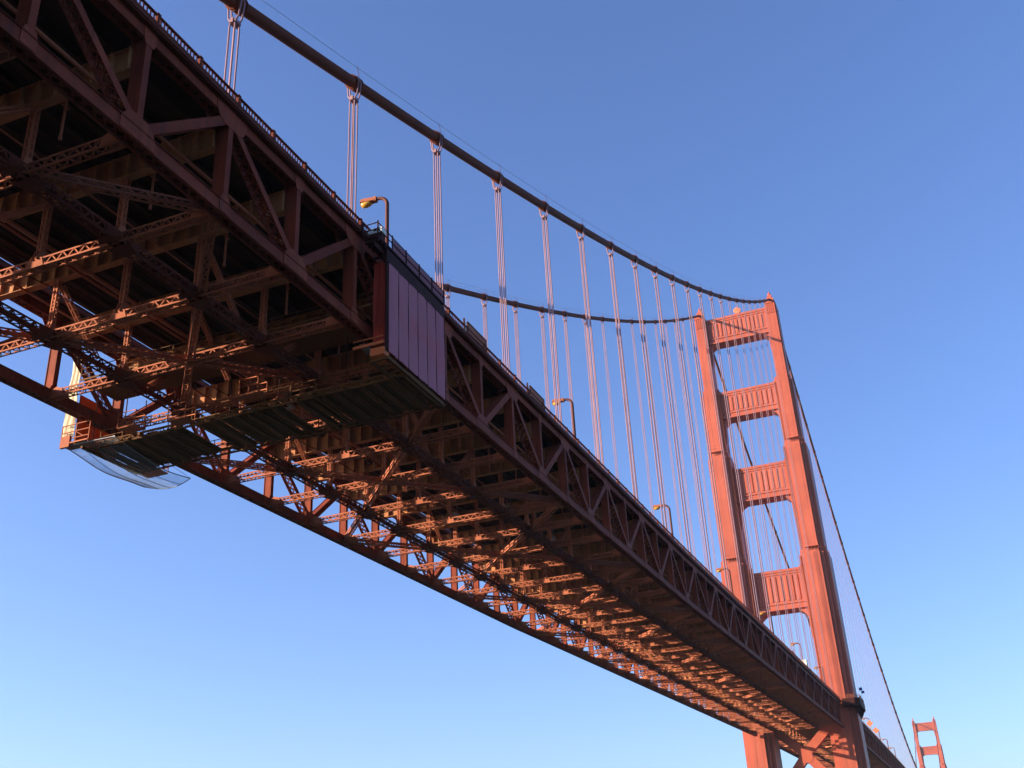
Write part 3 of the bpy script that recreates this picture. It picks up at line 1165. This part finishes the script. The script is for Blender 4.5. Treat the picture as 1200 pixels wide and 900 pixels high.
# seams between the panels
mb = MB()
for i in range(7):
    x = SXA + pw * i
    mb.box(x - .045, x + .045, YN - .01, YN + .07, ZB, ztop)
link('sheeting_frame', mb.mesh('sheeting_frame', M_DARK), sc)
# end curtain
mb = MB()
ny = 8
for layer in (0, .05):
    for v in range(13):
        for u in range(ny + 1):
            y = YN + .06 + 1.15 * u / ny
            z = ZB + .75 + (ztop + .2 - ZB - .75) * v / 12
            mb.v.append((SXA - .06 + layer + .07 * math.sin(u * 1.9 + v * .35) , y, z))
nn = 13 * (ny + 1)
for v in range(12):
    for u in range(ny):
        a = v * (ny + 1) + u
        mb.s += [len(mb.f), len(mb.f) + 1]
        mb.f.append((a, a + ny + 1, a + ny + 2, a + 1))
        mb.f.append((a + nn, a + nn + 1, a + nn + ny + 2, a + nn + ny + 1))
o = link('end_curtain', mb.mesh('end_curtain', M_RED), sc)
o['label'] = 'dark red end curtain with a bright hem'
# top beam and walkway with mesh guard
mb = MB()
mb.box(SXA - .3, SXB + .1, YN - .02, YN + .25, ztop + .05, ztop + 1.15)
mb.box(SXA - 1.6, SXB + .2, YN + .02, -14.75, ztop + 1.42, ztop + 1.58)
for x in (SXA - 1.4, SXA - .9, SXA - .4):
    mb.box(x - .09, x + .09, YN + .05, -14.8, ztop + 1.15, ztop + 1.418)
mb.box(SXA - 1.6, SXA - .2, YN + .3, YN + .5, ztop + .7, ztop + 1.148)
for i in range(9):
    x = SXA - .2 + i * (SXB - SXA + .2) / 8
    mb.box(x - .06, x + .06, YN + .02, YN + .14, ZB, ztop + .06)
    mb.box(x - .07, x + .07, YN + .3, -14.7, ztop + .5, ztop + .66)
link('hanging_beam', mb.mesh('hanging_beam', M_DARK), sc)
mb = MB()
zw = ztop + 1.58
for h in (.55, 1.1):
    mb.bar((SXA - 1.6, YN + .05, zw + h), (SXB + .2, YN + .05, zw + h), .06, .06)
    mb.bar((SXA - 1.6, YN + .05, zw + h + .001), (SXA - 1.6, -14.6, zw + h + .001), .06, .06)
    mb.bar((SXB + .2, YN + .05, zw + h + .001), (SXB + .2, -14.6, zw + h + .001), .06, .06)
for i in range(6):
    x = SXA - 1.6 + i * (SXB - SXA + 1.8) / 5
    mb.bar((x, YN + .05, zw), (x, YN + .05, zw + 1.25), .09, .09, up=(0, 1, 0))
for x in (SXA - 1.6, SXB + .2):
    mb.bar((x, -14.65, zw), (x, -14.65, zw + 1.25), .09, .09, up=(0, 1, 0))
link('guard_rail', mb.mesh('guard_rail', M_DARK), sc)
mb = MB()
mb.box(SXA + .9, SXB + .15, YN + .085, YN + .105, zw + .08, zw + 1.06)
link('mesh_screen', mb.mesh('mesh_screen', M_DKCLOTH), sc)
# ribbed platform
mb = MB()
PXA, PXB = -308.0, -302.2
ny = 26
rp = random.Random(11)
for i in range(ny):
    y = -15.9 + 29.7 * (i + .5) / ny
    if i in (9, 17):
        continue
    w_ = .50 + rp.uniform(-.03, .03)
    x0, x1 = PXA + rp.uniform(-.25, .1), PXB + rp.uniform(-.1, .25)
    mb.box(x0, x1, y - w_, y + w_, ZB - .10 - .012 * (i % 2), ZB - .02 - .012 * (i % 2))
    mb.box(x0 + .1, x1 - .1, y - .07, y + .07, ZB - .30, ZB - .125)
for i in range(8):
    y = -14.5 + i * 4.0
    mb.box(PXA - .6, PXB + .5, y - .06, y + .06, ZB - .42, ZB - .302)
link('platform', mb.mesh('platform', M_DRAB), sc)
mb = MB()
for x in (PXA - .12, PXB + .12):
    mb.laced((x, -16, ZB - .1), (x, 14, ZB - .1), .22, .55, c=.08, pitch=1.0, lace=.06, faces='s')
for y in (-15.9, -14.6, -8.0, 8.0, 13.8):
    mb.box(PXA - 1.0 if y > -14 else SXA, PXB, y - .1, y + .1, ZB - .52, ZB - .31)
for x in (SXA + .1, SXA + 1.2, SXA + 2.3):
    mb.box(x - .08, x + .08, -15.79, -14.71, ZB - .5, ZB - .32)
link('platform_girder', mb.mesh('platform_girder', M_DRAB), sc)
# upright legs / suspension rods and inner guard rails
mb = MB()
mb.tube([(0, 0, 0), (0, 0, zref - 2.8 - ZB)], .05, 6)
HR = mb.mesh('hanger_rod', M_DARK)
for x in (PXA, PXB):
    for y in (-14.9, -10.5, -4.5, 4.5, 10.5, 13.7):
        link('hanger_rod', HR, sc, (x, y, ZB))
for z_, nm in ((ZB, 'guard_rail'), (zref - 5.0, 'guard_rail')):
    mb = MB()
    for x in ((PXA - .1, PXB + .1) if z_ == ZB else (SXA + .4, XM)):
        for h in (.12, .6, 1.15):
            mb.bar((x, -14.8, z_ + h), (x, 12.8, z_ + h), .05, .16 if h < .2 else .05)
        for i in range(13):
            y = -14.8 + 27.6 * i / 12
            mb.bar((x, y, z_), (x, y, z_ + 1.18), .055, .055, up=(1, 0, 0))
    link(nm, mb.mesh('inner_guard_rail', M_DRAB), sc)
mb = MB()
mb.box(SXA + .5, XM - .2, -12.6, 12.6, zref - 5.12, zref - 5.02)
link('upper_platform', mb.mesh('upper_platform', M_DRAB), sc)
# cages hung on the left edge of the platform
for (y, z0) in ((3.2, -.1), (8.2, .3), (-3.5, .6)):
    mb = MB()
    for dx in (-1.4, -.2):
        for yy in (y, y + 1.7):
            mb.tube([(PXA + dx, yy, ZB + z0), (PXA + dx, yy, ZB + z0 + 1.3)], .045, 5)
        for h in (.04, .7, 1.3):
            mb.tube([(PXA + dx, y, ZB + z0 + h), (PXA + dx, y + 1.7, ZB + z0 + h)], .04, 5)
    for h in (.04, 1.3):
        for yy in (y, y + 1.7):
            mb.tube([(PXA - 1.4, yy, ZB + z0 + h), (PXA - .2, yy, ZB + z0 + h)], .04, 5)
    mb.box(PXA - 1.4, PXA - .2, y, y + 1.7, ZB + z0 - .05, ZB + z0 + .06)
    link('access_cage', mb.mesh('access_cage', M_STEEL), sc)
# near end box below the curtain
mb = MB()
mb.box(SXA - .5, SXA + .3, YN + .1, YN + 1.2, ZB - .35, ZB + .25)
mb.bar((SXA - .5, YN + .1, ZB + .6), (SXA - .5, YN + 2.6, ZB + .6), .12, .22)
mb.bar((SXA - .5, YN + .1, ZB + 1.1), (SXA - .5, YN + 2.6, ZB + 1.1), .06, .06)
link('end_box', mb.mesh('end_box', M_WOOD), sc)
# far end: orange lining behind the far sheeting, glowing where the sun comes through
mb = MB()
mb.box(-308.6, -303.6, 15.1, 15.14, ZB + .2, zref - 4.6)
o = link('far_lining', mb.mesh('far_lining', M_LINING), sc)
o['label'] = 'orange lining of the far enclosure with the sun behind it'
mb = MB()
for z_ in (ZB + .5, ZB + 1.1, ZB + 1.75):
    mb.bar((-309.2, 13.0, z_), (-309.2, 15.9, z_), .07, .07)
mb.box(-309.3, -308.1, 13.0, 15.9, ZB + .02, ZB + .14)
mb.box(-309.32, -309.08, 14.9, 15.85, ZB - .25, ZB + .75)
for y in (13.0, 14.4, 15.9):
    mb.bar((-309.2, y, ZB - .1), (-309.2, y, ZB + 1.8), .07, .07, up=(0, 1, 0))
for y in (13.6, 14.6):
    mb.bar((-309.2, y, ZB + .5), (-309.2, y + .9, ZB + 1.1), .05, .05, up=(1, 0, 0))
link('far_balcony', mb.mesh('far_balcony', M_STEEL), sc)
mb = MB()
mb.box(-303.4, -300.2, 12.2, 14.4, ZB - .1, ZB + .02)
for h in (.5, 1.05):
    mb.bar((-302.2, 14.4, ZB + h), (-300.2, 14.4, ZB + h), .05, .05)
    mb.bar((-300.2, 12.2, ZB + h), (-300.2, 14.4, ZB + h), .05, .05)
    mb.bar((-303.4, 12.2, ZB + h), (-300.2, 12.2, ZB + h), .05, .05)
for x, y in ((-302.0, 14.4), (-300.2, 14.4), (-300.2, 12.2), (-302.0, 12.2)):
    mb.bar((x, y, ZB), (x, y, ZB + 1.1), .06, .06, up=(0, 1, 0))
link('side_balcony', mb.mesh('side_balcony', M_STEEL), sc)

# cream tarpaulin on the far end
mb = MB()
nu, nv = 8, 16
for layer in (0, .04):
    for v in range(nv + 1):
        for u in range(nu + 1):
            f = v / nv
            wdt = 1.3 - .45 * f
            y = 14.85 + .35 * f + wdt * u / nu
            mb.v.append((-309.0 + layer + .06 * math.sin(u * 1.7 + v * .5), y + .05 * math.sin(v * .9), ZB + .85 + 7.6 * f))
nn = (nu + 1) * (nv + 1)
for v in range(nv):
    for u in range(nu):
        a = v * (nu + 1) + u
        mb.s += [len(mb.f), len(mb.f) + 1]
        mb.f.append((a, a + nu + 1, a + nu + 2, a + 1))
        mb.f.append((a + nn, a + nn + 1, a + nn + nu + 2, a + nn + nu + 1))
o = link('tarpaulin', mb.mesh('tarpaulin', M_CREAM))
tag(o, 'bright cream tarpaulin hanging at the far end of the scaffold, lit by the sun', 'tarpaulin')

# safety net below the far end
mb = MB()
NX, NY = 64, 36
def net(u, v):
    # hung along the platform's far edge and round its far right corner
    x = -309.0 + 9.7 * u
    y = 15.6 + .5 * math.sin(math.pi * u) - 5.2 * v
    x += .5 * math.sin(math.pi * v) * u
    sag = .12 + .72 * math.sin(math.pi * (.04 + .80 * v)) ** .7 * min(1, .12 + 1.5 * u) * (1 - .35 * max(0, u - .7) / .3)
    return V((x, y, ZB + .1 - sag - .25 * u + .06 * math.sin(9 * u + 4 * v)))
for i in range(NX + 1):
    mb.tube([net(i / NX, j / 14) for j in range(15)], .0085, 3, caps=False)
for j in range(NY + 1):
    mb.tube([net(i / 20, j / NY) for i in range(21)], .0085, 3, caps=False)
for e in ([net(0, j / 14) for j in range(15)], [net(1, j / 14) for j in range(15)], [net(i / 20, 0) for i in range(21)], [net(i / 20, 1) for i in range(21)]):
    mb.tube(e, .045, 5)
for q in (.25, .5, .75):
    mb.tube([net(i / 20, q) for i in range(21)], .03, 4)
for k in range(9):      # ties up to the platform edge
    p_ = net(k / 8, 0)
    mb.tube([p_, (p_.x + .1, min(p_.y, 15.2), ZB + .05 if p_.y < 15.3 else ZB + .35)], .02, 4)
    if k in (2, 4, 6, 8):
        p_ = net(k / 8, 1)
        mb.tube([p_, (min(p_.x, PXB - .2), p_.y + .1, ZB - .1)], .02, 4)
o = link('safety_net', mb.mesh('safety_net', M_NET))
tag(o, 'blue-grey safety net sagging below the far end of the scaffold', 'safety net')

# white equipment case at the top of the scaffold
t = thing('equipment_case', 'small white equipment case on the scaffold walkway, at the foot of the lamp post', 'case', (SXA - .75, -15.45, zw + .55))
mb = MB()
mb.box(-.35, .35, -.55, .55, .06, .40)
mb.box(-.37, .37, -.57, .57, .40, .46)
link('case_body', mb.mesh('case_body', M_WHITE), t)
mb = MB()
mb.box(-.40, -.355, -.12, .12, .22, .34)
mb.box(-.3, .3, -.5, .5, -.55, .06)
link('case_fitting', mb.mesh('case_fitting', M_DARK), t)

# raised screen panels over the railing
for (xa, xb, lab) in ((-294.6, -289.8, 'raised rust brown screen panel on the railing, just right of the scaffold'),
                      (-279.2, -274.5, 'raised rust brown screen panel on the railing, left of the mid-photo street lamp')):
    t = thing('railing_screen', lab, 'screen panel', (xa, -14.5, zt(xa)), 'raised screens on the railing')
    L = xb - xa
    mb = MB()
    mb.box(.75, L, -.05, 0, .95, 1.95)
    link('screen_board', mb.mesh('screen_board', M_STEEL), t, rot=(0, slope_fwd(xa), 0))
    mb = MB()
    for x in (0, .72, L):
        mb.box(x - .06, x + .06, -.08, .06, .5, 2.05)
    mb.box(.7, L + .05, -.08, .02, 1.96, 2.06)
    mb.box(.7, L + .05, -.08, .02, .86, .94)
    link('screen_frame', mb.mesh('screen_frame', M_DARK), t, rot=(0, slope_fwd(xa), 0))
    mb = MB()
    mb.box(.12, .60, -.04, -.01, .6, 1.7)  # white board stands in for bright sky between the posts
    link('bright_gap_board', mb.mesh('bright_gap_board', M_WHITE), t, rot=(0, slope_fwd(xa), 0))

# orange signs on the main span, cabinet, blue signs on the walkway
for x, lab in ((100, 'left one of the two orange diamond signs standing above the distant deck'), (128, 'right one of the two orange diamond signs standing above the distant deck')):
    t = thing('road_sign', lab, 'road sign', (x, -13.9, zt(x) + .6), 'orange signs on the distant deck')
    mb = MB()
    mb.prism([(-1.35, 4.3), (0, 2.95), (1.35, 4.3), (0, 5.65)], -.03, .03, 'x')
    link('sign_plate', mb.mesh('sign_plate', M_SIGN), t)
    mb = MB()
    mb.tube([(.12, 0, 0), (.12, 0, 5.2)], .08, 6)
    mb.bar((.08, -.9, 4.3), (.08, .9, 4.3), .06, .1)
    link('sign_post', mb.mesh('sign_post', M_GALV), t)

t = thing('site_cabin', 'small white cabin standing on the sidewalk by the railing, seen between the tower legs', 'cabin', (-79, -13.2, zt(-79) + .6))
mb = MB()
mb.box(-1.1, 1.1, -1.0, 1.0, .1, 2.75)
mb.box(-1.2, 1.2, -1.1, 1.1, 2.752, 2.9)
link('cabin_body', mb.mesh('cabin_body', M_WHITE), t)
mb = MB()
mb.box(-1.13, -1.102, -.45, .45, .15, 2.1)
mb.box(-.6, .6, -1.03, -1.002, 1.2, 2.1)
link('cabin_door', mb.mesh('cabin_door', M_DARK), t)

t = thing('flag_pole', 'thin pole with small blue plates at the tower walkway\'s outer corner', 'pole', (5.5, -20.0, zd + .5))
mb = MB()
mb.tube([(0, 0, 0), (0, 0, 6.0)], .06, 6)
link('pole', mb.mesh('pole', M_GALV), t)
mb = MB()
mb.box(-.1, .1, -.5, .5, 4.7, 5.6)
mb.box(-.1, .1, -1.0, -.1, 3.7, 4.5)
mb.box(-.12, .1, .3, 1.0, 2.4, 3.1)
link('blue_plate', mb.mesh('blue_plate', M_BLUE), t)
t = thing('aerial', 'thin bare aerial rod beside the blue plates on the tower walkway', 'aerial', (-2.0, -20.0, zd + .5))
mb = MB()
mb.tube([(0, 0, 0), (0, 0, 1.5)], .07, 6)
link('aerial_base', mb.mesh('aerial_base', M_DARK), t)
mb = MB()
mb.tube([(0, 0, 1.5), (0, 0, 5.6)], .035, 5)
link('aerial_rod', mb.mesh('aerial_rod', M_GALV), t)


# people on the sidewalk
def person(x, y, rz, label, pose):
    me = bpy.data.meshes.new('person')
    a = .10 if pose else -.08
    vs = [(0, 0, .93), (0, 0, 1.15), (0, 0, 1.42), (0, 0, 1.50), (.02, 0, 1.56), (.03, 0, 1.66), (.02, 0, 1.74),
          (0, .10, .90), (a, .11, .50), (a - .03, .11, .08), (a + .14, .12, .04),
          (0, -.10, .90), (-a, -.11, .50), (-a - .05, -.11, .08), (-a + .12, -.12, .04),
          (0, .19, 1.40), (-.05, .25, 1.13), (.08, .25, .90), (.13, .24, .80),
          (0, -.19, 1.40), (.06, -.26, 1.13), (.24, -.20, 1.02), (.33, -.16, 1.00)]
    es = [(0, 1), (1, 2), (2, 3), (3, 4), (4, 5), (5, 6), (0, 7), (7, 8), (8, 9), (9, 10), (0, 11), (11, 12), (12, 13), (13, 14),
          (2, 15), (15, 16), (16, 17), (17, 18), (2, 19), (19, 20), (20, 21), (21, 22)]
    rs = [.15, .14, .15, .07, .065, .105, .08, .10, .07, .05, .045, .10, .07, .05, .045, .075, .055, .045, .04, .075, .055, .045, .04]
    me.from_pydata(vs, es, [])
    o = link('person', me, None, (x, y, zt(x) + .60), (0, 0, rz))
    o.modifiers.new('skin', 'SKIN')
    for i, r in enumerate(rs):
        me.skin_vertices[0].data[i].radius = (r, r)
    me.skin_vertices[0].data[0].use_root = True
    s = o.modifiers.new('sub', 'SUBSURF')
    s.levels = s.render_levels = 1
    me.materials.append(M_CLOTH)
    tag(o, label, 'person')
    mb = MB()
    mb.tube([(.02, 0, 1.57), (.035, 0, 1.62), (.03, 0, 1.70), (.02, 0, 1.77), (.02, 0, 1.80)], [.05, .10, .115, .085, .02], 10)
    link('head', mb.mesh('head', M_SKIN), o)
    mb = MB()
    mb.tube([(-.02, 0, 1.66), (0, 0, 1.74), (.0, 0, 1.80), (.01, 0, 1.83)], [.112, .118, .09, .02], 10)
    link('hair', mb.mesh('hair', M_CLOTH), o)
    return o


person(-103.0, -14.1, -1.2, 'left one of two dark-clothed people at the railing left of the white cabin', True)
person(-101.2, -14.05, -1.9, 'right one of two dark-clothed people at the railing left of the white cabin', False)

# ------------------------------------------------------------------ thin sea haze
mb = MB()
mb.box(-2600, 3400, -2600, 2600, -58.5, 175)
hz_m = bpy.data.materials.new('haze')
hz_m.use_nodes = True
hn = hz_m.node_tree
hn.nodes.remove(hn.nodes['Principled BSDF'])
pv = hn.nodes.new('ShaderNodeVolumePrincipled')
pv.inputs['Color'].default_value = (.72, .86, 1.0, 1)
pv.inputs['Density'].default_value = 0.00006
pv.inputs['Anisotropy'].default_value = 0.2
hn.links.new(pv.outputs[0], hn.nodes['Material Output'].inputs['Volume'])
o = link('haze', mb.mesh('haze', hz_m))
o['kind'] = 'stuff'

# ------------------------------------------------------------------ light, sky, camera
sun_dir = V((-1.0, 1.75, .556)).normalized()
sd = bpy.data.lights.new('sun', 'SUN')
sd.energy = 5.0
sd.angle = R(.53)
sd.color = (1.0, .80, .58)
so = bpy.data.objects.new('sun', sd)
COL.objects.link(so)
so.rotation_euler = (-sun_dir).to_track_quat('-Z', 'Y').to_euler()
so.location = (-400, 600, 300)

w = bpy.data.worlds.new('World')
SC.world = w
w.use_nodes = True
nt = w.node_tree
bg = nt.nodes['Background']
sky = nt.nodes.new('ShaderNodeTexSky')
sky.sky_type = 'NISHITA'
sky.sun_disc = False
sky.sun_elevation = math.asin(sun_dir.z)
sky.sun_rotation = math.atan2(sun_dir.x, sun_dir.y)
sky.altitude = 0
sky.air_density = 1.0
sky.dust_density = 1.0
sky.ozone_density = 1.0
wb = nt.nodes.new('ShaderNodeMix')          # cool white balance of the camera
wb.data_type = 'RGBA'
wb.blend_type = 'MULTIPLY'
wb.inputs['Factor'].default_value = 1.0
wb.inputs[7].default_value = (0.98, 1.235, 1.93, 1)
nt.links.new(sky.outputs[0], wb.inputs[6])
nt.links.new(wb.outputs[2], bg.inputs['Color'])
bg.inputs['Strength'].default_value = 0.0565

cd = bpy.data.cameras.new('camera')
cam = bpy.data.objects.new('camera', cd)
COL.objects.link(cam)
YAW, PIT, ROL = .3683558, .4541495, -.0523743
fw = V((math.cos(PIT) * math.cos(YAW), math.cos(PIT) * math.sin(YAW), math.sin(PIT)))
rt = fw.cross(V((0, 0, 1))).normalized()
up = rt.cross(fw)
c_, s_ = math.cos(ROL), math.sin(ROL)
rt, up = c_ * rt + s_ * up, -s_ * rt + c_ * up
cam.matrix_world = Matrix(((rt.x, up.x, -fw.x, CAM.x), (rt.y, up.y, -fw.y, CAM.y), (rt.z, up.z, -fw.z, CAM.z), (0, 0, 0, 1)))
cd.sensor_fit = 'HORIZONTAL'
cd.sensor_width = 36.0
cd.lens = 1248.64 / 1200 * 36.0
cd.clip_start = .5
cd.clip_end = 30000
SC.camera = cam
SC.render.resolution_x, SC.render.resolution_y = 1024, 768
SC.view_settings.view_transform = 'Standard'
SC.view_settings.look = 'None'
SC.view_settings.exposure = 1.45
SC.view_settings.gamma = 1
SC.view_settings.use_curve_mapping = False
